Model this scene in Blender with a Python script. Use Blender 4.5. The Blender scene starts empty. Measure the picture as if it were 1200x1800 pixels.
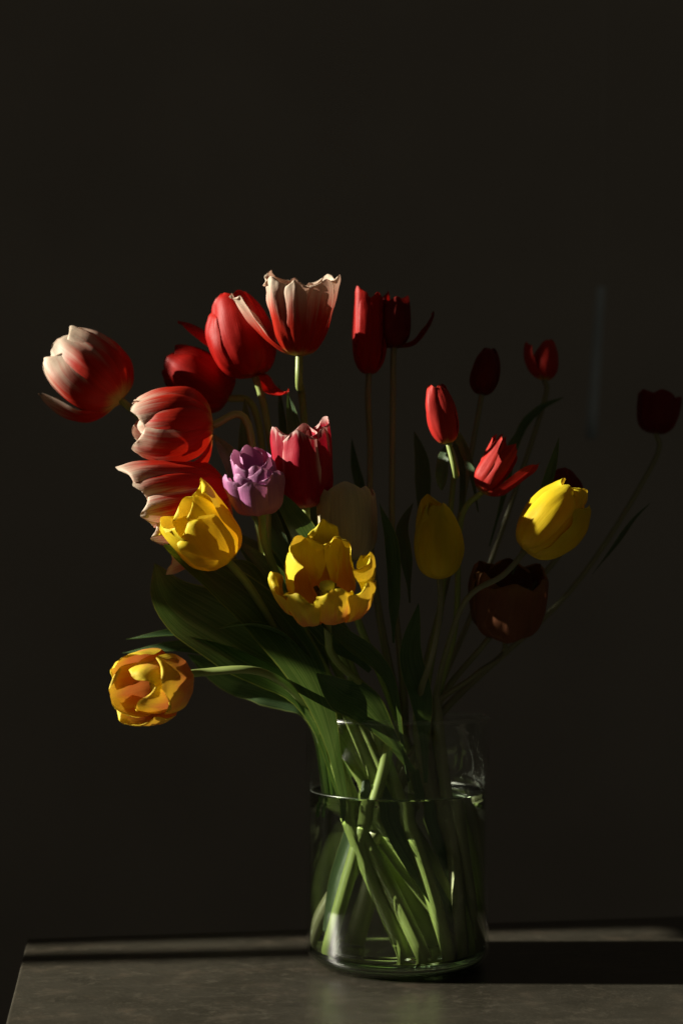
import bpy, math, random
from mathutils import Vector, Matrix, noise

sc = bpy.context.scene
COL = sc.collection
R_ = math.radians

# ------------------------------------------------------------------ camera
F = 2500.0            # focal length in photograph pixels (1200 x 1800)
D = 1.17              # camera to vase axis
CAMH = 0.2714         # lens height above the table top
HZ = 1110.0           # photograph row of the horizon
cam = bpy.data.cameras.new('camera')
camo = bpy.data.objects.new('camera', cam)
COL.objects.link(camo)
camo.location = (0, -D, CAMH)
camo.rotation_euler = (R_(90), 0, 0)
cam.sensor_fit = 'VERTICAL'
cam.sensor_height = 36
cam.sensor_width = 24
cam.lens = F / 1800 * 36
cam.shift_y = (HZ - 900) / 1800
cam.clip_end = 60
cam.dof.use_dof = True
cam.dof.focus_distance = D - 0.10
cam.dof.aperture_fstop = 3.6
sc.camera = camo

# ------------------------------------------------------------------ world, light, exposure
w = bpy.data.worlds.new('World')
sc.world = w
w.use_nodes = True
w.node_tree.nodes['Background'].inputs[0].default_value = (1.0, 0.87, 0.68, 1)
w.node_tree.nodes['Background'].inputs[1].default_value = 0.033

lamp = bpy.data.lights.new('window_light', 'SPOT')
lamp.energy = 3000
lamp.color = (1.0, 0.93, 0.80)
lamp.shadow_soft_size = 0.020
lamp.spot_size = R_(12.5)
lamp.spot_blend = 0.08
lampo = bpy.data.objects.new('window_light', lamp)
COL.objects.link(lampo)
LP = Vector((-4.62, 0.0, 2.15))
lampo.location = LP
lampo.rotation_euler = (Vector((0.02, 0.0, 0.26)) - LP).to_track_quat('-Z', 'Y').to_euler()
lamp.cycles.is_caustics_light = True

sc.view_settings.view_transform = 'Standard'
sc.view_settings.look = 'None'
sc.view_settings.exposure = 0
sc.view_settings.gamma = 1
sc.cycles.use_denoising = True
sc.cycles.max_bounces = 14
sc.cycles.transmission_bounces = 12
sc.cycles.transparent_max_bounces = 24
sc.cycles.caustics_reflective = True
sc.cycles.caustics_refractive = True
sc.cycles.blur_glossy = 0.3
sc.cycles.sample_clamp_indirect = 6

# ------------------------------------------------------------------ helpers
def px(x, y, Y=0.0):
    """a photograph pixel at depth Y (behind the vase axis) as a world point"""
    d = D + Y
    return Vector(((x - 600) / F * d, Y, CAMH + (HZ - y) / F * d))

def m_per_px(Y):
    return (D + Y) / F

def lerp(a, b, t):
    return a + (b - a) * t

def smooth(a, b, x):
    t = min(1, max(0, (x - a) / (b - a)))
    return t * t * (3 - 2 * t)

def interp(keys, u):
    if u <= keys[0][0]:
        return keys[0][1]
    for (a, p), (b, q) in zip(keys, keys[1:]):
        if u <= b:
            t = (u - a) / (b - a)
            return p + (q - p) * t
    return keys[-1][1]

def catmull(pts, n):
    """n+1 points along a Catmull-Rom curve through pts"""
    P = [2 * pts[0] - pts[1]] + list(pts) + [2 * pts[-1] - pts[-2]]
    seg = len(pts) - 1
    out = []
    for i in range(n + 1):
        s = i / n * seg
        k = min(int(s), seg - 1)
        t = s - k
        p0, p1, p2, p3 = P[k:k + 4]
        out.append(0.5 * ((2 * p1) + (p2 - p0) * t + (2 * p0 - 5 * p1 + 4 * p2 - p3) * t * t
                          + (3 * p1 - p0 - 3 * p2 + p3) * t ** 3))
    return out

def mesh_obj(name, verts, faces, mat, parent=None, uvs=None, smooth_=True, matrix=None):
    me = bpy.data.meshes.new(name)
    me.from_pydata([tuple(v) for v in verts], [], faces)
    if uvs:
        lay = me.uv_layers.new(name='UVMap')
        for l in me.loops:
            lay.data[l.index].uv = uvs[l.vertex_index]
    if smooth_:
        for p in me.polygons:
            p.use_smooth = True
    me.materials.append(mat)
    me.update()
    o = bpy.data.objects.new(name, me)
    COL.objects.link(o)
    if parent is not None:
        o.parent = parent
    if matrix is not None:
        o.matrix_local = matrix
    return o

def tag(o, label=None, cat=None, group=None, kind=None):
    if label: o['label'] = label
    if cat: o['category'] = cat
    if group: o['group'] = group
    if kind: o['kind'] = kind
    return o

def empty(name, loc):
    o = bpy.data.objects.new(name, None)
    o.empty_display_size = 0.02
    o.location = loc
    COL.objects.link(o)
    return o

def grid_faces(nu, nv, wrap=False):
    f = []
    for i in range(nu):
        for j in range(nv if wrap else nv):
            a = i * (nv if wrap else nv + 1) + j
            b = i * (nv if wrap else nv + 1) + (j + 1) % (nv if wrap else nv + 1)
            st = nv if wrap else nv + 1
            f.append((a, b, b + st, a + st))
    return f

def box(name, a, b, mat, parent=None, bevel=0.0):
    (x0, y0, z0), (x1, y1, z1) = a, b
    v = [(x0, y0, z0), (x1, y0, z0), (x1, y1, z0), (x0, y1, z0), (x0, y0, z1), (x1, y0, z1), (x1, y1, z1), (x0, y1, z1)]
    f = [(0, 3, 2, 1), (4, 5, 6, 7), (0, 1, 5, 4), (1, 2, 6, 5), (2, 3, 7, 6), (3, 0, 4, 7)]
    o = mesh_obj(name, v, f, mat, parent, smooth_=False)
    if bevel:
        m = o.modifiers.new('bevel', 'BEVEL')
        m.width = bevel
        m.segments = 3
    return o

def lathe(name, prof, mat, parent=None, n=96, centre=(0, 0, 0)):
    """closed profile [(r, z)...] spun about z; r == 0 ends are single points"""
    v, f, rows = [], [], []
    for r, z in prof:
        if r < 1e-6:
            rows.append([len(v)] * n)
            v.append((centre[0], centre[1], centre[2] + z))
        else:
            rows.append(list(range(len(v), len(v) + n)))
            for k in range(n):
                a = 2 * math.pi * k / n
                v.append((centre[0] + r * math.cos(a), centre[1] + r * math.sin(a), centre[2] + z))
    for A, B in zip(rows, rows[1:]):
        for k in range(n):
            q = [A[k], A[(k + 1) % n], B[(k + 1) % n], B[k]]
            q2 = []
            for i in q:
                if i not in q2: q2.append(i)
            if len(q2) > 2: f.append(tuple(q2))
    return mesh_obj(name, v, f, mat, parent)

# ------------------------------------------------------------------ node helpers
class NT:
    def __init__(self, name):
        self.m = bpy.data.materials.new(name)
        self.m.use_nodes = True
        self.t = self.m.node_tree
        self.t.nodes.clear()
        self.out = self.t.nodes.new('ShaderNodeOutputMaterial')
    def n(self, kind, **kw):
        nd = self.t.nodes.new('ShaderNode' + kind)
        for k, v in kw.items(): setattr(nd, k, v)
        return nd
    def link(self, a, b): self.t.links.new(a, b)
    def math(self, op, a, b=None, clamp=False):
        nd = self.n('Math', operation=op, use_clamp=clamp)
        for i, x in enumerate((a, b)):
            if x is None: continue
            if isinstance(x, (int, float)): nd.inputs[i].default_value = x
            else: self.link(x, nd.inputs[i])
        return nd.outputs[0]
    def ramp(self, a, lo, hi):
        nd = self.n('MapRange', interpolation_type='SMOOTHSTEP')
        self.link(a, nd.inputs[0])
        nd.inputs[1].default_value = lo
        nd.inputs[2].default_value = hi
        return nd.outputs[0]
    def mix(self, f, a, b, blend='MIX'):
        nd = self.n('Mix', data_type='RGBA', blend_type=blend)
        if isinstance(f, (int, float)): nd.inputs[0].default_value = f
        else: self.link(f, nd.inputs[0])
        for i, x in ((6, a), (7, b)):
            if isinstance(x, tuple): nd.inputs[i].default_value = (*x, 1)
            else: self.link(x, nd.inputs[i])
        return nd.outputs[2]
    def noise(self, vec, scale, detail=3, rough=0.5):
        nd = self.n('TexNoise')
        nd.inputs['Scale'].default_value = scale
        nd.inputs['Detail'].default_value = detail
        nd.inputs['Roughness'].default_value = rough
        if vec is not None: self.link(vec, nd.inputs['Vector'])
        return nd.outputs['Fac']
    def vec(self, x, y, z=0.0):
        nd = self.n('CombineXYZ')
        for i, s in enumerate((x, y, z)):
            if isinstance(s, (int, float)): nd.inputs[i].default_value = s
            else: self.link(s, nd.inputs[i])
        return nd.outputs[0]
    def bump(self, h, strength, dist):
        nd = self.n('Bump')
        nd.inputs['Strength'].default_value = strength
        nd.inputs['Distance'].default_value = dist
        self.link(h, nd.inputs['Height'])
        return nd.outputs[0]
    def surface(self, s): self.link(s, self.out.inputs[0])

def thin_surface(t, col, tcol, trans, rough, spec, normal=None):
    p = t.n('BsdfPrincipled')
    p.inputs['Roughness'].default_value = rough
    p.inputs['Specular IOR Level'].default_value = spec
    t.link(col, p.inputs['Base Color'])
    tr = t.n('BsdfTranslucent')
    t.link(tcol, tr.inputs['Color'])
    if normal is not None:
        t.link(normal, p.inputs['Normal'])
        t.link(normal, tr.inputs['Normal'])
    mx = t.n('MixShader')
    mx.inputs[0].default_value = trans
    t.link(p.outputs[0], mx.inputs[1])
    t.link(tr.outputs[0], mx.inputs[2])
    t.surface(mx.outputs[0])

def petal_material(name, main, margin, base, side=(0.8, 1.05), tip=(0.8, 1.05), feather=0.25, base_u=(0.22, 0.04),
                   dark=None, trans=0.15, streak=0.38, rough=0.5):
    """u runs from the claw to the tip of the petal, |v| from the midrib to the margin"""
    t = NT(name)
    uv = t.n('UVMap')
    s = t.n('SeparateXYZ')
    t.link(uv.outputs[0], s.inputs[0])
    v0, u = s.outputs[0], s.outputs[1]
    av = t.math('ABSOLUTE', t.math('SUBTRACT', t.math('MULTIPLY', v0, 2.0), 1.0))
    oi = t.n('ObjectInfo')
    rnd = t.math('MULTIPLY', oi.outputs['Random'], 37.0)
    fine = t.noise(t.vec(t.math('MULTIPLY', v0, 20.0), t.math('MULTIPLY', u, 1.6), rnd), 1.0, 4, 0.6)
    broad = t.noise(t.vec(t.math('MULTIPLY', v0, 5.0), t.math('MULTIPLY', u, 1.3), rnd), 1.0, 2)
    wob = t.math('MULTIPLY', t.math('SUBTRACT', t.math('ADD', t.math('MULTIPLY', fine, 0.65), t.math('MULTIPLY', broad, 0.7)), 0.67), feather * 2)
    e1 = t.ramp(t.math('ADD', t.math('MULTIPLY', av, t.ramp(u, 0.12, 0.55)), wob), side[0], side[1])
    e2 = t.ramp(t.math('ADD', t.math('ADD', u, t.math('MULTIPLY', av, 0.10)), wob), tip[0], tip[1])
    edge = t.math('MAXIMUM', e1, e2)
    c = t.mix(t.math('MULTIPLY', t.ramp(fine, 0.35, 0.7), streak), main, dark or tuple(x * 0.55 for x in main))
    c = t.mix(edge, c, margin)
    c = t.mix(t.ramp(t.math('ADD', u, t.math('MULTIPLY', wob, 0.2)), base_u[0], base_u[1]), c, base)
    c = t.mix(t.math('MULTIPLY', t.ramp(broad, 0.4, 0.75), 0.22), c, tuple(x * 0.75 for x in main))
    veins = t.noise(t.vec(t.math('MULTIPLY', v0, 60.0), t.math('MULTIPLY', u, 3.0), rnd), 1.0, 3)
    crumple = t.noise(t.vec(t.math('MULTIPLY', v0, 3.0), t.math('MULTIPLY', u, 4.0), rnd), 1.6, 3)
    h = t.math('ADD', t.math('MULTIPLY', veins, 0.35), crumple)
    nrm = t.bump(h, 0.36, 0.0011)
    hue = t.mix(1.0, c, (1.0, 0.75, 0.7), 'MULTIPLY')
    thin_surface(t, c, hue, trans, rough, 0.16, nrm)
    return t.m

CREAM = (0.74, 0.62, 0.47)
PET = {
    'redwhite': petal_material('petal_red_white', (0.48, 0.020, 0.007), CREAM, (0.62, 0.47, 0.12), (0.56, 1.05), (0.48, 0.90), 0.26, trans=0.21),
    'redwhite_thin': petal_material('petal_red_cream', (0.48, 0.020, 0.007), CREAM, (0.60, 0.42, 0.10), (0.62, 1.05), (0.62, 1.0), 0.28, trans=0.21),
    'red': petal_material('petal_red', (0.42, 0.008, 0.004), (0.46, 0.014, 0.006), (0.36, 0.04, 0.012), trans=0.21),
    'fringe': petal_material('petal_red_fringed', (0.42, 0.010, 0.030), (0.75, 0.50, 0.45), (0.45, 0.12, 0.06), (0.70, 0.96), (0.86, 1.02), 0.30, trans=0.17),
    'coral': petal_material('petal_coral_red', (0.52, 0.030, 0.022), (0.58, 0.05, 0.03), (0.60, 0.35, 0.06), trans=0.18),
    'red_shaded': petal_material('petal_red_shaded', (0.16, 0.010, 0.007), (0.20, 0.014, 0.010), (0.14, 0.03, 0.012), trans=0.15),  # red darkened, the shade on the right tulips put into the colour
    'orange_shaded': petal_material('petal_orange_shaded', (0.22, 0.085, 0.040), (0.28, 0.14, 0.045), (0.20, 0.08, 0.03), (0.6, 1.05), (0.72, 1.0), 0.3, trans=0.15),  # orange darkened, deep shade put into the petal colour
    'purple': petal_material('petal_purple', (0.44, 0.155, 0.33), (0.62, 0.31, 0.50), (0.34, 0.12, 0.20), (0.6, 1.1), (0.7, 1.1), 0.2, trans=0.18),
    'yellow': petal_material('petal_yellow', (0.80, 0.60, 0.018), (0.82, 0.70, 0.04), (0.60, 0.40, 0.03), (0.4, 1.1), (0.6, 1.1), 0.2, trans=0.26, dark=(0.72, 0.42, 0.012)),
    'salmon': petal_material('petal_yellow_salmon', (0.72, 0.30, 0.060), (0.82, 0.68, 0.04), (0.62, 0.30, 0.04), (0.25, 0.85), (0.36, 0.74), 0.3, trans=0.22, dark=(0.60, 0.17, 0.05)),
    'orange': petal_material('petal_orange', (0.66, 0.27, 0.06), (0.80, 0.62, 0.04), (0.58, 0.26, 0.03), (0.40, 0.95), (0.50, 0.86), 0.3, trans=0.22, dark=(0.50, 0.13, 0.025)),
    'cream': petal_material('petal_cream', (0.70, 0.62, 0.38), (0.78, 0.72, 0.50), (0.50, 0.48, 0.20), trans=0.26),
}

def green_material(name, a, b, edge, trans, rough, stripes=38.0, gloss=0.4):
    t = NT(name)
    uv = t.n('UVMap')
    s = t.n('SeparateXYZ')
    t.link(uv.outputs[0], s.inputs[0])
    v0, u = s.outputs[0], s.outputs[1]
    av = t.math('ABSOLUTE', t.math('SUBTRACT', t.math('MULTIPLY', v0, 2.0), 1.0))
    oi = t.n('ObjectInfo')
    rnd = t.math('MULTIPLY', oi.outputs['Random'], 23.0)
    veins = t.noise(t.vec(t.math('MULTIPLY', v0, stripes), t.math('MULTIPLY', u, 2.5), rnd), 1.0, 3)
    blot = t.noise(t.vec(t.math('MULTIPLY', v0, 4.0), t.math('MULTIPLY', u, 6.0), rnd), 1.0, 4)
    c = t.mix(t.ramp(veins, 0.3, 0.7), a, b)
    c = t.mix(t.math('MULTIPLY', t.ramp(blot, 0.45, 0.75), 0.4), c, tuple(x * 0.7 for x in a))
    c = t.mix(t.ramp(av, 0.93, 1.0), c, edge)
    hue = t.mix(1.0, c, (1.1, 1.0, 0.5), 'MULTIPLY')
    thin_surface(t, c, hue, trans, rough, gloss, t.bump(veins, 0.5, 0.0006))
    return t.m

LEAF = green_material('leaf_green', (0.060, 0.130, 0.042), (0.130, 0.215, 0.085), (0.26, 0.32, 0.09), 0.22, 0.42)
LEAFPALE = green_material('leaf_grey_green', (0.085, 0.140, 0.065), (0.120, 0.180, 0.090), (0.26, 0.30, 0.12), 0.2, 0.42)
STEM = green_material('stem_green', (0.270, 0.350, 0.095), (0.330, 0.410, 0.125), (0.19, 0.28, 0.07), 0.10, 0.40, 8.0)
STEMSHADED = green_material('stem_shaded', (0.220, 0.225, 0.120), (0.270, 0.270, 0.150), (0.25, 0.25, 0.14), 0.08, 0.40, 8.0)  # shaded copy of the stem green, greyed to melt into the background
STEMBROWN = green_material('stem_pinkish', (0.200, 0.160, 0.095), (0.240, 0.190, 0.110), (0.22, 0.18, 0.10), 0.08, 0.40, 8.0)
STEMPALE = green_material('stem_pale', (0.48, 0.46, 0.28), (0.56, 0.53, 0.34), (0.52, 0.5, 0.3), 0.10, 0.40, 8.0)
PISTIL = green_material('pistil_green', (0.40, 0.42, 0.10), (0.46, 0.46, 0.12), (0.45, 0.45, 0.12), 0.1, 0.5, 6.0)
ANTHER = green_material('anther_dark', (0.06, 0.035, 0.02), (0.09, 0.05, 0.03), (0.08, 0.05, 0.03), 0.0, 0.7, 6.0)

# ------------------------------------------------------------------ setting: wall, floor, table
def plain(name, col, rough, var=0.1, scale=6.0, spec=0.3):
    t = NT(name)
    tc = t.n('TexCoord')
    nz = t.noise(tc.outputs['Object'], scale, 4)
    c = t.mix(t.ramp(nz, 0.3, 0.7), tuple(x * (1 - var) for x in col), tuple(x * (1 + var) for x in col))
    p = t.n('BsdfPrincipled')
    t.link(c, p.inputs['Base Color'])
    p.inputs['Roughness'].default_value = rough
    p.inputs['Specular IOR Level'].default_value = spec
    t.surface(p.outputs[0])
    return t.m

WALL = plain('wall_paint', (0.405, 0.385, 0.345), 0.9, 0.06, 2.5, 0.1)
FLOOR = plain('floor_boards', (0.075, 0.078, 0.085), 0.7, 0.06, 3.0, 0.1)
DARKWOOD = plain('dark_wood', (0.10, 0.09, 0.075), 0.8, 0.1, 5.0, 0.1)

tag(box('wall', (-3.2, 1.45, -0.75), (4.2, 1.55, 2.6), WALL), kind='structure')
tag(box('floor', (-3.2, -2.6, -0.85), (4.2, 1.44, -0.755), FLOOR), kind='structure')

def table_material():
    t = NT('table_stone')
    tc = t.n('TexCoord')
    P = tc.outputs['Object']
    n1 = t.noise(P, 5.0, 5, 0.6)
    n2 = t.noise(P, 28.0, 5, 0.65)
    sp = t.n('SeparateXYZ')
    t.link(P, sp.inputs[0])
    brushed = t.noise(t.vec(t.math('MULTIPLY', sp.outputs[0], 9.0), t.math('MULTIPLY', sp.outputs[1], 60.0), 0.0), 1.0, 4, 0.6)
    n3 = t.noise(P, 650.0, 3, 0.7)
    n4 = t.noise(P, 90.0, 4, 0.7)
    c = t.mix(t.ramp(n1, 0.3, 0.7), (0.030, 0.027, 0.019), (0.060, 0.055, 0.041))
    c = t.mix(t.math('MULTIPLY', t.ramp(n2, 0.50, 0.78), 0.55), c, (0.105, 0.083, 0.058))
    c = t.mix(t.math('MULTIPLY', t.ramp(n2, 0.46, 0.25), 0.5), c, (0.022, 0.021, 0.016))
    c = t.mix(t.math('MULTIPLY', t.ramp(brushed, 0.55, 0.8), 0.4), c, (0.110, 0.100, 0.075))
    c = t.mix(t.math('MULTIPLY', t.ramp(n4, 0.52, 0.72), 0.45), c, (0.115, 0.102, 0.075))
    c = t.mix(t.math('MULTIPLY', t.ramp(n3, 0.55, 0.75), 0.7), c, (0.125, 0.112, 0.085))
    p = t.n('BsdfPrincipled')
    t.link(c, p.inputs['Base Color'])
    rg = t.n('MapRange')
    t.link(n2, rg.inputs[0])
    rg.inputs[3].default_value = 0.17
    rg.inputs[4].default_value = 0.30
    t.link(rg.outputs[0], p.inputs['Roughness'])
    p.inputs['Specular IOR Level'].default_value = 0.9
    t.link(t.bump(t.math('ADD', t.math('MULTIPLY', n3, 0.6), t.math('MULTIPLY', brushed, 0.4)), 0.45, 0.0006), p.inputs['Normal'])
    t.surface(p.outputs[0])
    return t.m

TABLE = table_material()
phi = math.atan(0.165)
tab = empty('table', (-0.232, -0.187, -0.75))
tab.rotation_euler = (0, 0, phi)
tag(tab, 'grey brown stone topped table under the glass vase', 'table')
box('tabletop', (0, -0.42, 0.722), (1.45, 0.278, 0.75), TABLE, tab, 0.002)
for lx, ly in ((0.05, -0.37), (1.34, -0.37), (0.05, 0.20), (1.34, 0.20)):
    box('leg', (lx, ly, 0.0), (lx + 0.06, ly + 0.06, 0.7215), DARKWOOD, tab, 0.003)

# the reveal pieces are added left of the frame, unseen, to shape the light
def blocker(name, xs, edge_yz, back):
    cv, cf = [], []
    for x in xs:
        for z, y in edge_yz:
            cv += [(x, y, z), (x, back, z)]
    m_ = len(edge_yz) * 2
    for k in range(0, m_ - 2, 2):
        cf += [(k, k + 1, k + 3, k + 2), (m_ + k, m_ + k + 2, m_ + k + 3, m_ + k + 1), (k, k + 2, m_ + k + 2, m_ + k), (k + 1, m_ + k + 1, m_ + k + 3, k + 3)]
    cf += [(0, m_, m_ + 1, 1), (m_ - 2, m_ - 1, 2 * m_ - 1, 2 * m_ - 2)]
    return tag(mesh_obj(name, cv, cf, DARKWOOD, smooth_=False), kind='structure')
blocker('light_blocker_rear', (-0.86, -0.80), [(0.505, 0.066), (0.56, 0.061), (0.8, 0.060), (1.9, 0.060)], 0.55)  # added board, keeps light off the deeper part of the scene
blocker('light_blocker_low', (-2.03, -1.99), [(-0.75, 0.0), (0.82, 0.030), (0.855, 0.037), (0.90, 0.048), (0.95, 0.060), (1.0, 0.070), (1.035, 0.074)], 0.45)  # added far board, gives the lit table strip a soft rear edge
st = box('light_blocker_bar', (-0.84, 0.003, 0.7305), (-0.8105, 0.034, 1.9), DARKWOOD)  # added bar, shades blooms and stems at middle depth
tag(st, kind='structure')
st = box('light_blocker_lean', (-0.012, -0.0105, -1.45), (0.012, 0.0105, 0.10), DARKWOOD)  # added leaning bar, casts the dark band across the table
st.location = (-2.0, 0.010, 0.88)
st.rotation_euler = (R_(-11), 0, 0)
tag(st, kind='structure')
st = box('light_blocker_panel', (-0.842, -0.026, 0.552), (-0.815, 0.0595, 0.73), DARKWOOD)  # added panel, keeps light off the stems on the right
tag(st, kind='structure')
st = box('light_blocker_cross', (-0.84, -0.70, 0.580), (-0.812, -0.0265, 0.612), DARKWOOD)  # added crossbar, shades the lower stems and leaves
tag(st, kind='structure')

# dim upright strip of unknown kind in the background, its wire made up
strip_root = empty('background_strip', (0, 0, 0))
pt = px(1055, 505, 0.85)
STRIPM = plain('strip_grey_blue', (0.46, 0.54, 0.58), 0.6, 0.1, 10.0)
STRIPWIRE = plain('strip_wire', (0.62, 0.62, 0.60), 0.8, 0.05, 10.0)

def tube(name, pts, radii, mat, parent, n=10, cap=True):
    v, uv = [], []
    up = None
    for i, p in enumerate(pts):
        tdir = (pts[min(i + 1, len(pts) - 1)] - pts[max(i - 1, 0)]).normalized()
        if up is None:
            up = tdir.orthogonal().normalized()
        up = (up - tdir * up.dot(tdir)).normalized()
        sd = tdir.cross(up)
        r = radii(i / (len(pts) - 1)) if callable(radii) else radii
        for k in range(n):
            a = 2 * math.pi * k / n
            v.append(p + (up * math.cos(a) + sd * math.sin(a)) * r)
            uv.append((0.15 + 0.7 * abs(2 * k / n - 1), i / (len(pts) - 1)))
    f = grid_faces(len(pts) - 1, n, True)
    if cap:
        f.append(tuple(range(n))[::-1])
        f.append(tuple(range((len(pts) - 1) * n, len(pts) * n)))
    return mesh_obj(name, v, f, mat, parent, uv)

mid = px(1038, 770, 0.85)
strip_root.location = mid
top = Vector((pt.x + 0.02, 0.85, 2.59))
tube('tube', [lerp(mid, pt, t / 6) - mid for t in range(7)], lambda q: lerp(0.0085, 0.0060, q), STRIPM, strip_root)
tube('wire', [lerp(pt, top, t / 4) - mid for t in range(5)], 0.0003, STRIPWIRE, strip_root, 6)  # made-up wire that only holds the strip up
tag(strip_root, 'blurred blue grey upright strip in the dark behind the right tulips', 'background_strip')

# ------------------------------------------------------------------ vase and water
VX, VR, VH = 0.0459, 0.0750, 0.2010
VIN = VR - 0.0028
WZ = 0.1410

def glass_wall(name='vase_glass', rough=0.02):
    t = NT(name)
    fr = t.n('Fresnel')
    geo = t.n('NewGeometry')                      # same Fresnel from both sides of the pane
    mr = t.n('MapRange')
    t.link(geo.outputs['Backfacing'], mr.inputs[0])
    mr.inputs[3].default_value = 1.5
    mr.inputs[4].default_value = 1 / 1.5
    t.link(mr.outputs[0], fr.inputs['IOR'])
    tr = t.n('BsdfTransparent')
    tr.inputs['Color'].default_value = (0.965, 0.985, 0.955, 1)
    g = t.n('BsdfGlossy')
    g.inputs['Roughness'].default_value = rough
    g.inputs['Color'].default_value = (1, 1, 1, 1)
    m = t.n('MixShader')
    t.link(fr.outputs[0], m.inputs[0])
    t.link(tr.outputs[0], m.inputs[1])
    t.link(g.outputs[0], m.inputs[2])
    t.surface(m.outputs[0])
    return t.m

def refractive(name, ior, col, rough=0.0):
    t = NT(name)
    g = t.n('BsdfGlass')
    g.inputs['IOR'].default_value = ior
    g.inputs['Color'].default_value = (*col, 1)
    g.inputs['Roughness'].default_value = rough
    t.surface(g.outputs[0])
    return t.m

GLASSW = glass_wall()
GLASSR = glass_wall('vase_rim_glass', 0.30)
GLASSB = refractive('vase_base_glass', 1.5, (0.90, 0.96, 0.88))
WATER = refractive('water_clear', 1.333, (0.96, 0.985, 0.94))

vase = empty('vase', (VX, 0, 0))
tag(vase, 'clear cylindrical glass vase half filled with water', 'vase')
wall_prof = []
nb = 8
for k in range(nb + 1):                                   # rounded foot
    a = math.pi / 2 * k / nb
    wall_prof.append((VR - 0.014 + 0.014 * math.sin(a), 0.0125 - 0.0125 * math.cos(a) + 0.0006))
wall_prof += [(VR, 0.05), (VR, 0.10), (VR, 0.15), (VR, VH - 0.0020), (VIN, VH - 0.0020)]
wall_prof += [(VIN, 0.15), (VIN, 0.10), (VIN, 0.05), (VIN, 0.016)]
lathe('wall', wall_prof, GLASSW, vase)
bead = []
for k in range(13):                                       # fire-polished rim bead
    a = 2 * math.pi * k / 12
    bead.append((VR - 0.0014 + 0.0017 * math.cos(a), VH - 0.0002 + 0.0017 * math.sin(a)))
lathe('rim', bead, GLASSR, vase)
base_prof = [(0, 0.0008), (VR - 0.016, 0.0008)]
for k in range(nb + 1):
    a = math.pi / 2 * k / nb
    base_prof.append((VIN - 0.0124 + 0.012 * math.sin(a), 0.0125 - 0.0112 * math.cos(a)))
base_prof += [(VIN - 0.0008, 0.0125), (VIN - 0.004, 0.0118), (0, 0.0112)]
b_ = lathe('base', base_prof, GLASSB, vase)
wat_prof = [(0, 0.0125), (VIN - 0.006, 0.0125), (VIN - 0.0012, 0.0145), (VIN - 0.0004, 0.018)]
wat_prof += [(VIN - 0.0004, z) for z in (0.04, 0.07, 0.10, 0.125, WZ)]
wat_prof += [(VIN - 0.0012, WZ - 0.0012), (VIN - 0.003, WZ - 0.0022), (VIN - 0.006, WZ - 0.0026), (0, WZ - 0.0026)]
PATCHPALE = plain('reflection_patch_pale', (0.50, 0.52, 0.46), 0.8, 0.08, 60.0)
refl = box('reflection_patch', (-0.050, -0.030, 0.00015), (-0.022, -0.008, 0.0004), PATCHPALE, vase)  # pale patch painted in place of a reflection under the base
refl.rotation_euler = (0, 0, 0.35)
wo = lathe('water', wat_prof, WATER, None, centre=(VX, 0, 0))
ring = []
for k in range(13):
    a = 2 * math.pi * k / 12
    ring.append((VIN - 0.0012 + 0.0006 * math.cos(a), WZ + 0.0002 + 0.0006 * math.sin(a)))
mo = lathe('meniscus', ring, GLASSR, wo, centre=(VX, 0, 0))
tag(wo, 'clear water filling the lower part of the glass vase', 'water')
wo.cycles.is_caustics_caster = True
b_.cycles.is_caustics_caster = True

# ------------------------------------------------------------------ tulips
SHAPES = {   # (r, z) of the petal's midrib, in units of the bloom's radius and height
    'closed': [(0.07, 0), (0.55, 0.05), (0.90, 0.22), (1.0, 0.46), (0.90, 0.72), (0.66, 0.92), (0.50, 1.0)],
    'bud': [(0.07, 0), (0.55, 0.05), (0.88, 0.20), (1.0, 0.42), (0.88, 0.70), (0.50, 0.92), (0.25, 1.0)],
    'cup': [(0.07, 0), (0.55, 0.05), (0.90, 0.20), (1.0, 0.45), (1.0, 0.70), (0.95, 0.90), (0.88, 1.0)],
    'flare': [(0.07, 0), (0.42, 0.06), (0.68, 0.24), (0.84, 0.48), (0.95, 0.72), (1.0, 0.90), (0.99, 1.0)],
    'bowl': [(0.06, 0), (0.55, 0.03), (0.88, 0.17), (1.0, 0.42), (1.05, 0.68), (1.02, 0.90), (0.92, 1.0)],
}
WPROF = [(0, 0.30), (0.08, 0.46), (0.2, 0.70), (0.35, 0.89), (0.5, 0.99), (0.6, 1.0), (0.7, 0.96), (0.8, 0.85), (0.88, 0.74), (0.94, 0.59), (0.98, 0.42), (1.0, 0.26)]
ROUND = [(0, 0.30), (0.08, 0.46), (0.2, 0.68), (0.35, 0.86), (0.5, 0.97), (0.65, 1.0), (0.78, 0.96), (0.87, 0.86), (0.94, 0.71), (0.98, 0.55), (1.0, 0.42)]
POINTED = [(0, 0.30), (0.08, 0.46), (0.2, 0.72), (0.35, 0.92), (0.48, 1.0), (0.6, 0.96), (0.72, 0.82), (0.82, 0.62), (0.9, 0.40), (0.96, 0.20), (1.0, 0.05)]

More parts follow.
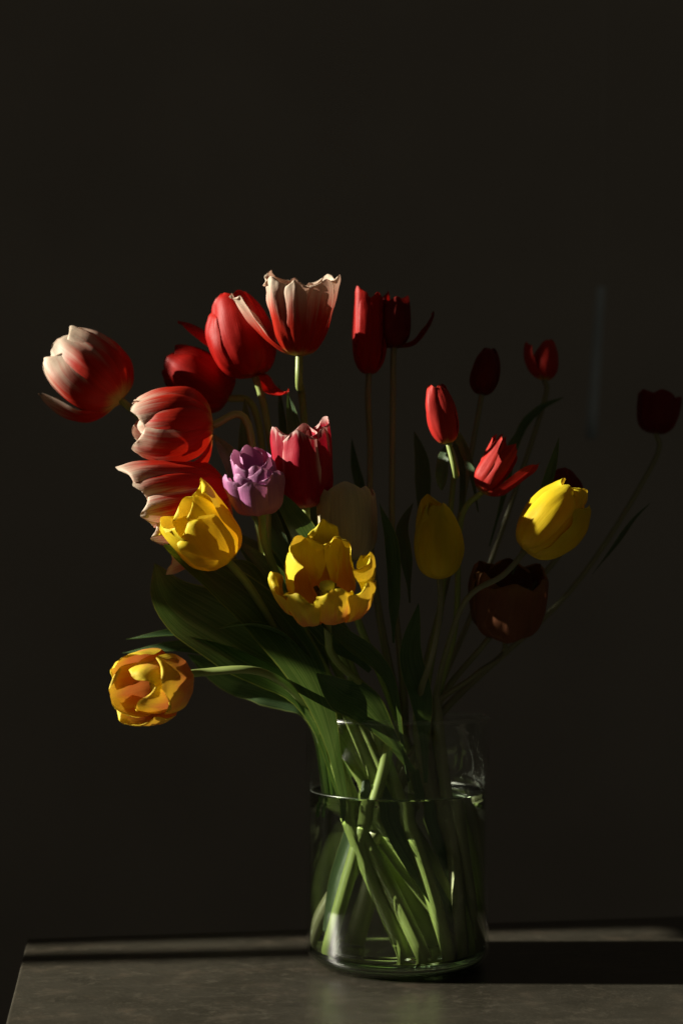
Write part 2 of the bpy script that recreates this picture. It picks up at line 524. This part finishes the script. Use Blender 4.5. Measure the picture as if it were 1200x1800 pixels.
def petal(R, H, W, shape, rng, open_=0.0, curl=0.0, cup=1.0, ruffle=0.12, edge=0.0, wrap=1.0, prof=WPROF, nu=26, nv=16, twist=0.0, rib=1.0):
    """vertices of one petal, azimuth 0, axis +z"""
    prf = [Vector((a * R, b * H, 0)) for a, b in SHAPES[shape]]
    cl = catmull(prf, nu)
    # ease the tilt of the whole petal about the claw, and the curl of its tip
    out = [cl[0]]
    for i in range(1, nu + 1):
        u = i / nu
        ang = -R_(open_) * smooth(0.02, 0.30, u) - R_(curl) * smooth(0.55, 1.0, u)
        d = cl[i] - cl[i - 1]
        out.append(out[-1] + Vector((d.x * math.cos(ang) - d.y * math.sin(ang), d.x * math.sin(ang) + d.y * math.cos(ang), 0)))
    ph, ph2, fr = rng.uniform(0, 6.28), rng.uniform(0, 6.28), rng.uniform(1.6, 2.8)
    sd = rng.uniform(0, 50)
    asym = rng.uniform(-0.08, 0.08)
    v, uv = [], []
    for i in range(nu + 1):
        u = i / nu
        t = (out[min(i + 1, nu)] - out[max(i - 1, 0)]).normalized()
        c, s = t.x, t.y
        hw = W * interp(prof, u)
        rho = max(0.35 * R, lerp(max(out[i].x, 0.2 * R), R, 0.55)) / cup
        for j in range(nv + 1):
            vv = 2 * j / nv - 1
            # slightly uneven, notched margin
            hwj = hw * (1 + asym * (1 if vv > 0 else -1) + 0.05 * noise.noise(Vector((u * 4 + sd, 3 if vv > 0 else 9, 0))))
            a = vv * hwj / rho
            a = max(-2.2, min(2.2, a)) * wrap
            dd = rho * (1 - math.cos(a))
            y = rho * math.sin(a) + (1 - wrap) * 0
            e = abs(vv)
            dd += ruffle * R * (e ** 2.2) * smooth(0.3, 0.9, u) * (math.sin(6.28 * fr * u + ph + (2.1 if vv > 0 else 0)) * 0.5)
            dd += edge * R * e ** 3 * smooth(0.25, 0.75, u)
            dd -= 0.022 * R * rib * math.exp(-(vv / 0.10) ** 2) * (1 - smooth(0.8, 1, u))
            dd += 0.006 * R * rib * math.cos(vv * 11 + ph2) * smooth(0.05, 0.3, u)
            dd += 0.085 * R * noise.noise(Vector((u * 2.6 + sd, vv * 1.6, sd))) * smooth(0.1, 0.5, u)
            dd += 0.03 * R * noise.noise(Vector((u * 7 + sd, vv * 5, sd + 7))) * smooth(0.1, 0.5, u)
            lift = (-0.10 if prof is ROUND else -0.05) * H * e * e * smooth(0.8, 1.0, u)
            x = out[i].x - dd * s + lift * c
            z = out[i].y + dd * c + lift * s
            if twist:
                tw = R_(twist) * u
                x, y = x * math.cos(tw) - y * math.sin(tw), x * math.sin(tw) + y * math.cos(tw)
            v.append(Vector((x, y, z)))
            uv.append((j / nv, u))
    return v, uv, grid_faces(nu, nv)

def bloom_matrix(axis):
    a = axis.normalized()
    x = Vector((0, -1, 0)) - a * a.dot(Vector((0, -1, 0)))
    x.normalize()
    y = a.cross(x)
    return Matrix((x, y, a)).transposed()

def tulip(label, kind, base, tip, Y, tilt, Rp, Hp, shape, rim, bottom, seed, petals=None, n=6, roll=0.0, width=0.92, open_=0.0,
          curl=0.0, ruffle=0.12, edge=0.06, prof=WPROF, mids=(), stem_r=0.0030, stem_mat=None, inner=0.88, rib=1.0, pistil=False, group=None, cup=1.4):
    rng = random.Random(seed)
    B = px(base[0], base[1], Y)
    T = px(tip[0], tip[1], Y)
    flat = (T - B).normalized()
    axis = flat * math.cos(R_(tilt)) + Vector((0, -1, 0)) * math.sin(R_(tilt))
    axis.normalize()
    s = m_per_px(Y)
    R, H = Rp * s, Hp * s
    root = empty('tulip', (VX + bottom[0] * VIN, bottom[1] * VIN, 0.0135))
    tag(root, label, 'tulip', group)
    M3 = bloom_matrix(axis)
    org = B - root.location
    petals = petals or {}
    for k in range(n):
        lay = k % 2 if n <= 8 else (k * 3 // n)
        ring = n // 2 if n <= 8 else n // 3
        if n <= 8:
            az = roll + 360 / n * k + rng.uniform(-7, 7)
            rs = 1.0 if lay == 0 else inner
        else:
            az = roll + 360 / ring * (k % ring) + lay * 37 + rng.uniform(-9, 9)
            rs = (1.0, 0.84, 0.66)[lay]
        p = dict(open_=open_ + rng.uniform(-2.5, 2.5), curl=curl + rng.uniform(-6, 6), ruffle=ruffle * rng.uniform(0.7, 1.3), edge=edge,
                 W=width * (1.0 if n <= 8 else 0.74), h=rng.uniform(0.95, 1.04), prof=prof, twist=rng.uniform(-4, 4), cup=cup, shape=shape)
        ov = petals.get(k, {})
        az = ov.get('az', az)
        p.update({a: b for a, b in ov.items() if a != 'az'})
        hh = p.pop('h'); ww_ = p.pop('W'); shp = p.pop('shape')
        if ov.get('skip'): continue
        p.pop('skip', None)
        v, uv, f = petal(R * rs, H * hh, R * ww_ * (1.0 if rs > 0.95 else 0.95), shp, rng, rib=rib, **p)
        rot = M3 @ Matrix.Rotation(R_(az), 3, 'Z')
        v = [org + rot @ q for q in v]
        mesh_obj('petal', v, f, PET[kind], root, uv)
    if pistil:
        c0 = org + axis * H * 0.05
        tube('pistil', [c0 + axis * H * 0.42 * t / 5 for t in range(6)], lambda q: 0.0042 if q < 0.75 else 0.0056, PISTIL, root, 8)
        for k in range(6):
            dr = M3 @ (Matrix.Rotation(R_(60 * k + 20), 3, 'Z') @ Vector((0.45, 0, 1)))
            tube('stamen', [c0 + dr * H * 0.36 * t / 4 for t in range(5)], lambda q: 0.0008 if q < 0.5 else 0.0019, ANTHER if k % 3 else PISTIL, root, 6)
    # stem: vase floor -> rim -> bloom
    bot = Vector((VX + bottom[0] * VIN, bottom[1] * VIN, 0.0140))
    rimp = Vector((VX + rim[0] * VIN, rim[1] * VIN, VH - 0.004))
    pts = [bot, lerp(bot, rimp, 0.5) + Vector((rng.uniform(-0.003, 0.003), rng.uniform(-0.003, 0.003), 0)), rimp]
    for m in mids:
        pts.append(px(*m))
    Ls = (B - pts[-1]).length
    pts.append(B - axis * min(0.028, 0.4 * Ls))
    pts.append(B + axis * 0.002)
    cv = [q - root.location for q in catmull(pts, 40)]
    o = tube('stem', cv, lambda q: lerp(0.0056, stem_r, smooth(0.12, 0.6, q)), stem_mat or STEM, root, 10)
    root['_stem'] = 1
    del root['_stem']
    return root

def leaf(parent, pts, Wp, normal=(0, -1, 0.3), normal2=None, mat=None, fold=0.25, wave=0.05, tipw=1.0, seed=0, prof=None):
    """pts: (x, y, Y) pixels from base to tip, or world Vectors; Wp half-width in pixels"""
    rng = random.Random(seed + 100)
    P = [q if isinstance(q, Vector) else px(*q) for q in pts]
    nu, nv = 28, 8
    cl = catmull(P, nu)
    n1 = Vector(normal).normalized()
    n2 = Vector(normal2).normalized() if normal2 else n1
    s = m_per_px(P[len(P) // 2].y)
    W = Wp * s
    pr = prof or [(0, 0.14), (0.15, 0.30), (0.35, 0.85), (0.5, 1.0), (0.68, 0.86), (0.85, 0.50), (0.95, 0.2), (1, 0.02)]
    v, uv = [], []
    ph = rng.uniform(0, 6)
    o0 = parent.location
    for i, p in enumerate(cl):
        u = i / nu
        t = (cl[min(i + 1, nu)] - cl[max(i - 1, 0)]).normalized()
        nn = lerp(n1, n2, smooth(0, 1, u))
        nn = (nn - t * nn.dot(t)).normalized()
        side = t.cross(nn)
        hw = W * interp(pr, u)
        for j in range(nv + 1):
            vv = 2 * j / nv - 1
            q = p + side * (vv * hw) + nn * (fold * hw * abs(vv) ** 1.4) + nn * (wave * W * abs(vv) * math.sin(9 * u + ph + vv))
            q = q + nn * (0.05 * W * noise.noise(Vector((u * 5, vv * 2, ph))))
            v.append(q - o0)
            uv.append((j / nv, u))
    o = mesh_obj('leaf', v, grid_faces(nu, nv), mat or LEAF, parent, uv)
    return o

# the blooms of the photograph, left to right and top to bottom
tA = tulip('far left tulip, white tips and red flames, one petal drooping', 'redwhite', (213, 704), (105, 608), -0.018, -4, 68, 146, 'closed', (-0.72, 0.20), (0.55, 0.25), 11,
           {5: dict(az=-88, open_=25, curl=12, W=0.6, h=0.9), 0: dict(az=8, W=0.88, cup=1.3, edge=0.06), 1: dict(az=58, W=0.75, open_=5, h=1.02), 2: dict(az=100, W=0.8, open_=2, h=1.06), 3: dict(az=185), 4: dict(az=-46, W=0.72, open_=7, h=0.95)}, mids=((420, 1000, 0.03), (300, 800, 0.01)), ruffle=0.10, prof=ROUND, cup=1.55)
tB = tulip('red tulip with cream edges facing left, above the lowest red one', 'redwhite_thin', (374, 748), (246, 754), -0.046, 8, 66, 138, 'closed', (-0.66, 0.15), (0.30, 0.55), 22,
           {5: dict(az=-92, open_=34, curl=26, W=0.6), 0: dict(az=0, W=0.62, edge=-0.1, h=0.97), 1: dict(az=40, W=0.62, open_=4, h=1.03), 2: dict(az=88, W=0.75, open_=3, h=1.0), 4: dict(az=-44, W=0.6, open_=9, h=1.04)}, mids=((470, 1000, -0.02),), ruffle=0.07, edge=0.12, cup=1.5, prof=ROUND)
tC = tulip('dark red tulip with a pointed petal, tucked behind a cream edged one', 'red', (402, 700), (308, 640), 0.022, 0, 56, 124, 'closed', (-0.55, 0.45), (0.55, -0.1), 33,
           {2: dict(az=80, open_=14, prof=POINTED, h=1.2, W=0.6), 0: dict(az=-10, W=1.0), 1: dict(az=50, W=0.9, open_=4)}, mids=((490, 1000, 0.02),))
tD = tulip('tall closed red tulip beside the top white tipped one', 'red', (448, 662), (404, 514), -0.006, 2, 56, 154, 'closed', (-0.42, 0.10), (0.70, -0.05), 44,
           {4: dict(az=-78, open_=7, h=0.84, W=0.7), 0: dict(az=-20, W=0.95, cup=1.1), 1: dict(az=48, W=0.8), 2: dict(az=100, W=0.9), 5: dict(az=35, open_=128, curl=20, h=0.42, W=0.30, prof=POINTED)}, mids=((520, 1000, -0.01),))
tE = tulip('topmost tulip, open red cup with white petal tips', 'redwhite', (526, 625), (527, 492), -0.038, 8, 70, 138, 'flare', (-0.30, 0.40), (0.48, 0.60), 55,
           {7: dict(az=-94, open_=26, curl=12, W=0.42, h=1.0, cup=1.6), 0: dict(az=-42, W=0.46, h=0.95, open_=2), 1: dict(az=-4, W=0.46, h=0.92, open_=5), 2: dict(az=40, W=0.56, h=0.94, open_=4), 3: dict(az=92, W=0.55, h=1.03, open_=3), 4: dict(az=140, W=0.6, h=1.06), 5: dict(az=192, W=0.5, h=1.0), 6: dict(az=-128, W=0.5, h=1.08)}, n=8, ruffle=0.16, edge=0.05, mids=((560, 1000, 0.01), (532, 710, 0.012)), inner=0.90, cup=2.1, prof=ROUND)
tF = tulip('slender dark red tulip with a lit left edge, right of the topmost', 'red', (648, 658), (652, 514), 0.005, 0, 31, 146, 'cup', (0.05, 0.45), (0.70, 0.42), 66, {0: dict(az=-38, W=0.62), 1: dict(az=25, W=0.7)}, mids=((655, 1000, 0.02), (650, 780, 0.018)), stem_r=0.0026, stem_mat=STEMSHADED)
tG = tulip('shaded red tulip whose petal points right, top middle', 'red_shaded', (692, 612), (694, 534), 0.008, 0, 34, 88, 'cup', (0.10, 0.45), (-0.30, 0.45), 77, {2: dict(az=85, open_=34, curl=-20, W=0.6)}, mids=((690, 1000, 0.015),), stem_r=0.0026, stem_mat=STEMSHADED)
tH = tulip('small blurred red tulip high on the right, left of the grey strip', 'coral', (956, 668), (962, 600), 0.089, 0, 25, 70, 'bud', (0.40, 0.45), (0.60, 0.40), 88, {5: dict(az=-85, open_=28)}, mids=((840, 1050, 0.07),), stem_r=0.0024, stem_mat=STEMSHADED)
tI = tulip('slim upright coral red tulip above the dark yellow one', 'coral', (788, 780), (764, 682), -0.055, 4, 29, 106, 'closed', (0.30, 0.05), (0.86, 0.05), 99, {0: dict(az=-50, W=0.85), 1: dict(az=30, W=0.8)}, mids=((775, 1060, 0.0), (797, 840, 0.004)), stem_r=0.0024)
tJ = tulip('coral red tulip leaning right with petals split apart', 'coral', (846, 866), (906, 784), -0.030, 6, 34, 104, 'cup', (0.42, -0.05), (0.72, -0.35), 110,
           {0: dict(az=-62, open_=2, W=0.8), 1: dict(az=-5, open_=4, W=0.55), 2: dict(az=55, open_=16, W=0.6), 5: dict(az=-110, open_=8, W=0.6)}, mids=((800, 1100, -0.01),), stem_r=0.0024, prof=POINTED)
tK = tulip('blurred shaded red tulip at the far right edge', 'red_shaded', (1152, 762), (1160, 692), 0.102, 0, 34, 74, 'cup', (0.45, 0.30), (-0.80, 0.10), 121, mids=((1000, 1040, 0.085),), stem_r=0.0024, open_=8, stem_mat=STEMSHADED)
tL = tulip('deeply shaded red tulip above the right coral one, barely visible', 'red_shaded', (846, 694), (860, 614), 0.024, 0, 27, 82, 'bud', (0.25, 0.50), (0.78, 0.34), 132, mids=((790, 1000, 0.02),), stem_r=0.0024, stem_mat=STEMSHADED)
tM = tulip('purple double tulip with many rounded petals', 'purple', (460, 903), (446, 800), -0.108, 16, 46, 100, 'bowl', (-0.52, -0.15), (0.60, -0.40), 143,
           {0: dict(az=-78, h=0.84, open_=9), 1: dict(az=-12, h=0.70, open_=6), 2: dict(az=48, h=0.80, open_=5), 3: dict(az=175, h=1.12), 4: dict(az=-44, h=0.82, open_=4), 5: dict(az=18, h=0.86), 6: dict(az=105, h=0.95), 7: dict(az=230, h=1.15), 8: dict(az=-70, h=0.95), 9: dict(az=0, h=0.9), 10: dict(az=80, h=0.98), 11: dict(az=200, h=1.2)},
           n=12, width=1.12, ruffle=0.08, inner=0.8, mids=((520, 1080, -0.04),), cup=1.5, prof=ROUND)
tN = tulip('crimson tulip with white fringed petal edges, beside the purple one', 'fringe', (538, 893), (525, 750), -0.086, 6, 55, 146, 'cup', (-0.28, -0.35), (0.50, -0.55), 154,
           {0: dict(az=0, W=0.78, h=0.93), 1: dict(az=68, W=0.7, h=0.95), 5: dict(az=-62, W=0.66, h=1.0, open_=3), 2: dict(az=112, h=1.08, W=0.8), 3: dict(az=170, h=1.02, W=0.7), 4: dict(az=-125, h=1.0, W=0.7)}, ruffle=0.08, edge=0.12, mids=((575, 1100, -0.06),), cup=1.5, prof=ROUND)
tO = tulip('wide open red tulip with cream tips, left behind the yellow one', 'redwhite_thin', (404, 872), (238, 905), -0.052, 10, 74, 170, 'cup', (-0.78, -0.10), (0.62, 0.10), 165,
           {0: dict(az=-8, open_=3, W=0.42), 1: dict(az=66, open_=10, W=0.62, curl=-10, h=1.14, cup=1.1), 2: dict(az=118, open_=-4, W=0.7, h=0.6), 5: dict(az=-40, open_=10, W=0.42, h=0.95), 4: dict(az=-78, open_=20, W=0.45, h=0.92), 3: dict(az=35, open_=6, W=0.45, h=1.0)}, mids=((480, 1060, -0.03),), edge=0.2, prof=ROUND)
tP = tulip('bright yellow tulip with ruffled mouth, lower left of the purple one', 'yellow', (402, 988), (326, 894), -0.105, 14, 60, 132, 'cup', (-0.86, -0.30), (0.06, -0.52), 176,
           {0: dict(az=-8, W=0.86, h=0.80, curl=-14, edge=-0.18), 1: dict(az=52, W=0.9, h=0.98, open_=-6), 2: dict(az=98, W=0.8, h=1.08, open_=-2, curl=10), 3: dict(az=170, W=0.9, h=1.0, open_=-6), 5: dict(az=-66, W=0.85, h=0.97, open_=4, edge=-0.15), 4: dict(az=-120, W=0.8, h=1.0)}, ruffle=0.34, mids=((500, 1140, -0.07),), rib=0.6, cup=1.15, prof=ROUND)
tQ = tulip('wide open yellow and salmon tulip at the centre front', 'salmon', (576, 1078), (573, 960), -0.125, 30, 79, 126, 'bowl', (-0.12, -0.52), (-0.70, -0.28), 187,
           {0: dict(az=-36, h=0.66, W=0.50, open_=8), 1: dict(az=10, h=0.70, W=0.52, open_=2), 2: dict(az=50, h=0.78, W=0.50, open_=10), 3: dict(az=86, h=0.98, W=0.40, open_=4, edge=0.3), 4: dict(az=150, h=1.04, W=0.45, open_=-16, curl=-10), 5: dict(az=188, h=1.20, W=0.42, open_=-4), 6: dict(az=238, h=1.08, W=0.78, open_=-6, edge=0.1), 7: dict(az=-84, h=0.80, W=0.42, open_=16)},
           n=8, ruffle=0.26, inner=0.95, pistil=True, width=0.6, mids=((590, 1160, -0.09),), rib=0.5, cup=1.75, prof=ROUND)
tR = tulip('lowest tulip, orange yellow, facing the viewer, left of the vase', 'orange', (308, 1194), (262, 1206), -0.125, 54, 68, 112, 'cup', (-0.90, -0.15), (0.25, -0.66), 198,
           {0: dict(az=0, W=0.9, h=0.9), 1: dict(az=55, W=0.8, open_=-12, curl=-26, h=1.0), 2: dict(az=118, W=0.85, open_=-2), 3: dict(az=180, W=0.95, h=1.02), 4: dict(az=240, W=0.85), 5: dict(az=300, W=0.75, open_=-12, curl=-20)}, ruffle=0.20, pistil=True, mids=((470, 1185, -0.10),), cup=1.15, prof=ROUND)
tS = tulip('pale cream tulip in shadow behind the open yellow one', 'cream', (614, 985), (608, 860), -0.088, 0, 56, 132, 'cup', (0.02, 0.30), (0.62, 0.50), 209, mids=((640, 1120, -0.05),), width=1.0)
tT = tulip('dark yellow closed tulip with only its tip lit', 'yellow', (772, 1018), (768, 886), -0.099, 4, 47, 132, 'bud', (0.20, -0.40), (0.78, -0.10), 220, {3: dict(az=215, h=1.14, open_=3, shape='closed')}, mids=((762, 1140, -0.09),), width=0.98, rib=0.8, cup=1.45, stem_r=0.0022, stem_mat=STEMSHADED)
tU = tulip('yellow tulip at the right, tilted, sunlit on its upper side', 'yellow', (922, 968), (1012, 866), -0.098, 4, 55, 140, 'closed', (0.45, -0.30), (0.80, -0.28), 231, petals={0: dict(h=0.94), 1: dict(h=1.05, open_=-3), 2: dict(h=0.98, open_=3), 5: dict(h=1.02, open_=4)}, mids=((770, 1200, -0.03), (815, 1060, -0.085)), width=0.88, ruffle=0.2, inner=0.84, rib=1.0, roll=-35, cup=1.5, stem_r=0.0022, stem_mat=STEMSHADED)
tV = tulip('open orange tulip in deep shadow at lower right', 'orange_shaded', (886, 1116), (892, 1000), 0.006, 26, 70, 128, 'bowl', (0.34, -0.10), (0.66, -0.58), 242, pistil=True, mids=((830, 1190, -0.01),), width=0.85, stem_r=0.0022, stem_mat=STEMSHADED)
tW = tulip('shaded red tulip half hidden behind the right yellow one', 'red_shaded', (992, 900), (990, 830), 0.020, 0, 34, 74, 'bud', (0.42, 0.30), (0.84, 0.20), 253, mids=((860, 1120, 0.0),), stem_r=0.0024, stem_mat=STEMSHADED)

# ------------------------------------------------------------------ leaves
def inv(x, y, z):
    return Vector((VX + x * VIN, y * VIN, z))
# big leaf under the yellow bloom
leaf(tP, [inv(-0.55, -0.45, 0.12), (560, 1235, -0.07), (470, 1100, -0.085), (380, 1020, -0.09), (288, 958, -0.10)], 50, (0.45, -1, 0.55), seed=1, fold=0.3)
leaf(tO, [inv(-0.6, -0.1, 0.13), (540, 1220, -0.03), (420, 1130, -0.03), (310, 1060, -0.03), (272, 990, -0.03)], 62, (0.35, -1, 0.2), seed=2)
leaf(tR, [inv(-0.7, -0.1, 0.12), (556, 1245, -0.015), (470, 1165, -0.025), (340, 1120, -0.03), (222, 1124, -0.035)], 26, (0.1, -0.4, 1), seed=3, fold=0.5)
leaf(tR, [inv(-0.75, -0.05, 0.12), (548, 1240, 0.0), (460, 1175, -0.01), (340, 1140, -0.015), (216, 1148, -0.02)], 28, (0.1, -0.6, 1), seed=4)
leaf(tR, [inv(-0.8, 0.1, 0.13), (552, 1250, 0.01), (470, 1200, 0.012), (400, 1185, 0.012), (330, 1150, 0.01)], 40, (0.2, -1, -0.25), seed=5, mat=LEAF)
leaf(tN, [(585, 1100, -0.075), (560, 1010, -0.09), (525, 930, -0.102), (478, 856, -0.112)], 36, (1.0, -1, 0.2), seed=6)
leaf(tS, [(690, 1130, -0.06), (690, 1060, -0.065), (684, 960, -0.10), (667, 884, -0.112)], 22, (1.0, -1, 0.1), seed=7)
leaf(tQ, [inv(0.15, -0.5, 0.16), (650, 1250, -0.065), (600, 1222, -0.075), (556, 1184, -0.085)], 36, (-0.3, -1, 0.4), seed=8, mat=LEAF)
leaf(tQ, [inv(0.1, -0.4, 0.15), (680, 1200, -0.08), (600, 1125, -0.11), (517, 1057, -0.135)], 26, (0.5, -1, 0.9), seed=9, fold=0.4)
leaf(tP, [(560, 1170, -0.07), (500, 1120, -0.085), (440, 1100, -0.10), (383, 1106, -0.115)], 17, (-0.1, -0.5, 1), normal2=(-0.3, -0.3, 1), seed=10, fold=0.5)
leaf(tM, [(570, 1140, -0.03), (520, 1060, -0.04), (470, 1000, -0.05), (420, 952, -0.05)], 20, (0.4, -1, 0.5), seed=11)
leaf(tD, [(560, 1100, 0.0), (480, 930, -0.03), (425, 830, -0.05), (374, 762, -0.062)], 27, (-0.5, -1, 0.2), mat=LEAFPALE, seed=12)
leaf(tE, [(540, 1000, 0.03), (515, 850, 0.03), (500, 760, 0.03), (490, 676, 0.03)], 11, (-0.6, -1, 0.1), seed=13)
leaf(tE, [(560, 980, -0.01), (545, 850, -0.02), (520, 760, -0.03), (506, 690, -0.034)], 17, (-0.3, -1, 0.1), seed=14)
leaf(tB, [(540, 1060, -0.01), (490, 940, -0.02), (440, 820, -0.015), (430, 700, -0.012)], 24, (0.2, -1, 0.1), seed=31)
leaf(tT, [(720, 1060, -0.04), (716, 990, -0.045), (708, 930, -0.05), (726, 884, -0.05)], 15, (-0.7, -1, 0.2), seed=15, mat=LEAFPALE)
leaf(tI, [(812, 900, 0.0), (812, 820, 0.0), (796, 778, -0.005), (780, 800, -0.015), (776, 862, -0.02)], 12, (-0.5, -1, 0.3), mat=LEAFPALE, seed=16,
     prof=[(0, 0.5), (0.3, 0.5), (0.5, 0.45), (0.62, 0.3), (0.75, 0.8), (0.9, 1), (0.97, 0.6), (1, 0.1)])
leaf(tI, [(840, 900, -0.01), (826, 820, -0.012), (805, 768, -0.02), (770, 735, -0.022)], 9, (-0.6, -1, 0.3), mat=LEAFPALE, seed=17)
leaf(tF, [(660, 1000, 0.04), (640, 880, 0.04), (625, 820, 0.04), (618, 770, 0.04)], 10, (-0.7, -1, 0.2), seed=18)
leaf(tG, [(740, 1000, 0.03), (745, 880, 0.03), (742, 810, 0.03), (728, 758, 0.025)], 16, (-0.6, -1, 0.1), seed=19, mat=LEAFPALE)
leaf(tU, [(900, 1010, -0.02), (945, 900, -0.02), (968, 830, -0.02), (982, 768, -0.02)], 11, (-0.7, -1, 0.1), seed=20)
leaf(tH, [(880, 900, 0.09), (910, 770, 0.09), (945, 722, 0.087), (990, 698, 0.084)], 9, (-0.2, -1, 0.6), seed=21)
leaf(tJ, [(860, 960, 0.02), (890, 850, 0.02), (897, 790, 0.02), (915, 750, 0.02)], 9, (-0.5, -1, 0.4), seed=22)
leaf(tK, [(1040, 1010, 0.02), (1080, 960, 0.02), (1110, 918, 0.02), (1142, 884, 0.02)], 7, (-0.5, -0.6, 1), mat=LEAFPALE, seed=23)
leaf(tQ, [(650, 1180, -0.06), (600, 1130, -0.075), (560, 1090, -0.08), (512, 1050, -0.085)], 30, (0.2, -1, 0.1), seed=24)
leaf(tV, [inv(0.3, -0.4, 0.15), (740, 1240, -0.05), (720, 1150, -0.05), (735, 1060, -0.06)], 24, (0.3, -1, 0.1), seed=25)
leaf(tP, [(540, 1180, -0.05), (480, 1080, -0.06), (440, 1010, -0.07), (408, 985, -0.08)], 22, (0.5, -1, 0.4), seed=26)
leaf(tA, [inv(-0.5, 0.3, 0.15), (560, 1200, 0.02), (520, 1100, 0.02), (470, 1000, 0.01), (400, 930, 0.01)], 40, (0.3, -1, 0.2), seed=27)
# leaf bases and cut stems standing in the water
leaf(tO, [inv(-0.72, -0.30, 0.030), inv(-0.60, -0.32, 0.070), inv(-0.40, -0.25, 0.115), inv(-0.35, -0.1, 0.150)], 15, (-0.6, -1, 0.2), mat=LEAFPALE, seed=28, prof=[(0, 0.5), (0.3, 0.9), (0.7, 1), (1, 0.5)])
leaf(tN, [inv(0.65, -0.40, 0.022), inv(0.40, -0.50, 0.055), inv(0.05, -0.50, 0.100), inv(-0.25, -0.4, 0.150)], 22, (0.4, -1, 0.5), seed=29, prof=[(0, 0.3), (0.3, 0.7), (0.7, 1), (1, 0.6)])
leaf(tT, [inv(0.72, -0.2, 0.040), inv(0.50, -0.30, 0.080), inv(0.30, -0.3, 0.130), inv(0.2, -0.3, 0.16)], 20, (0.4, -1, 0.3), seed=30, prof=[(0, 0.2), (0.3, 0.7), (0.7, 1), (1, 0.6)])

for o in bpy.data.objects:
    if o.type == 'MESH' and o.name.split('.')[0] in ('stem', 'leaf', 'tabletop'):
        o.cycles.is_caustics_receiver = True
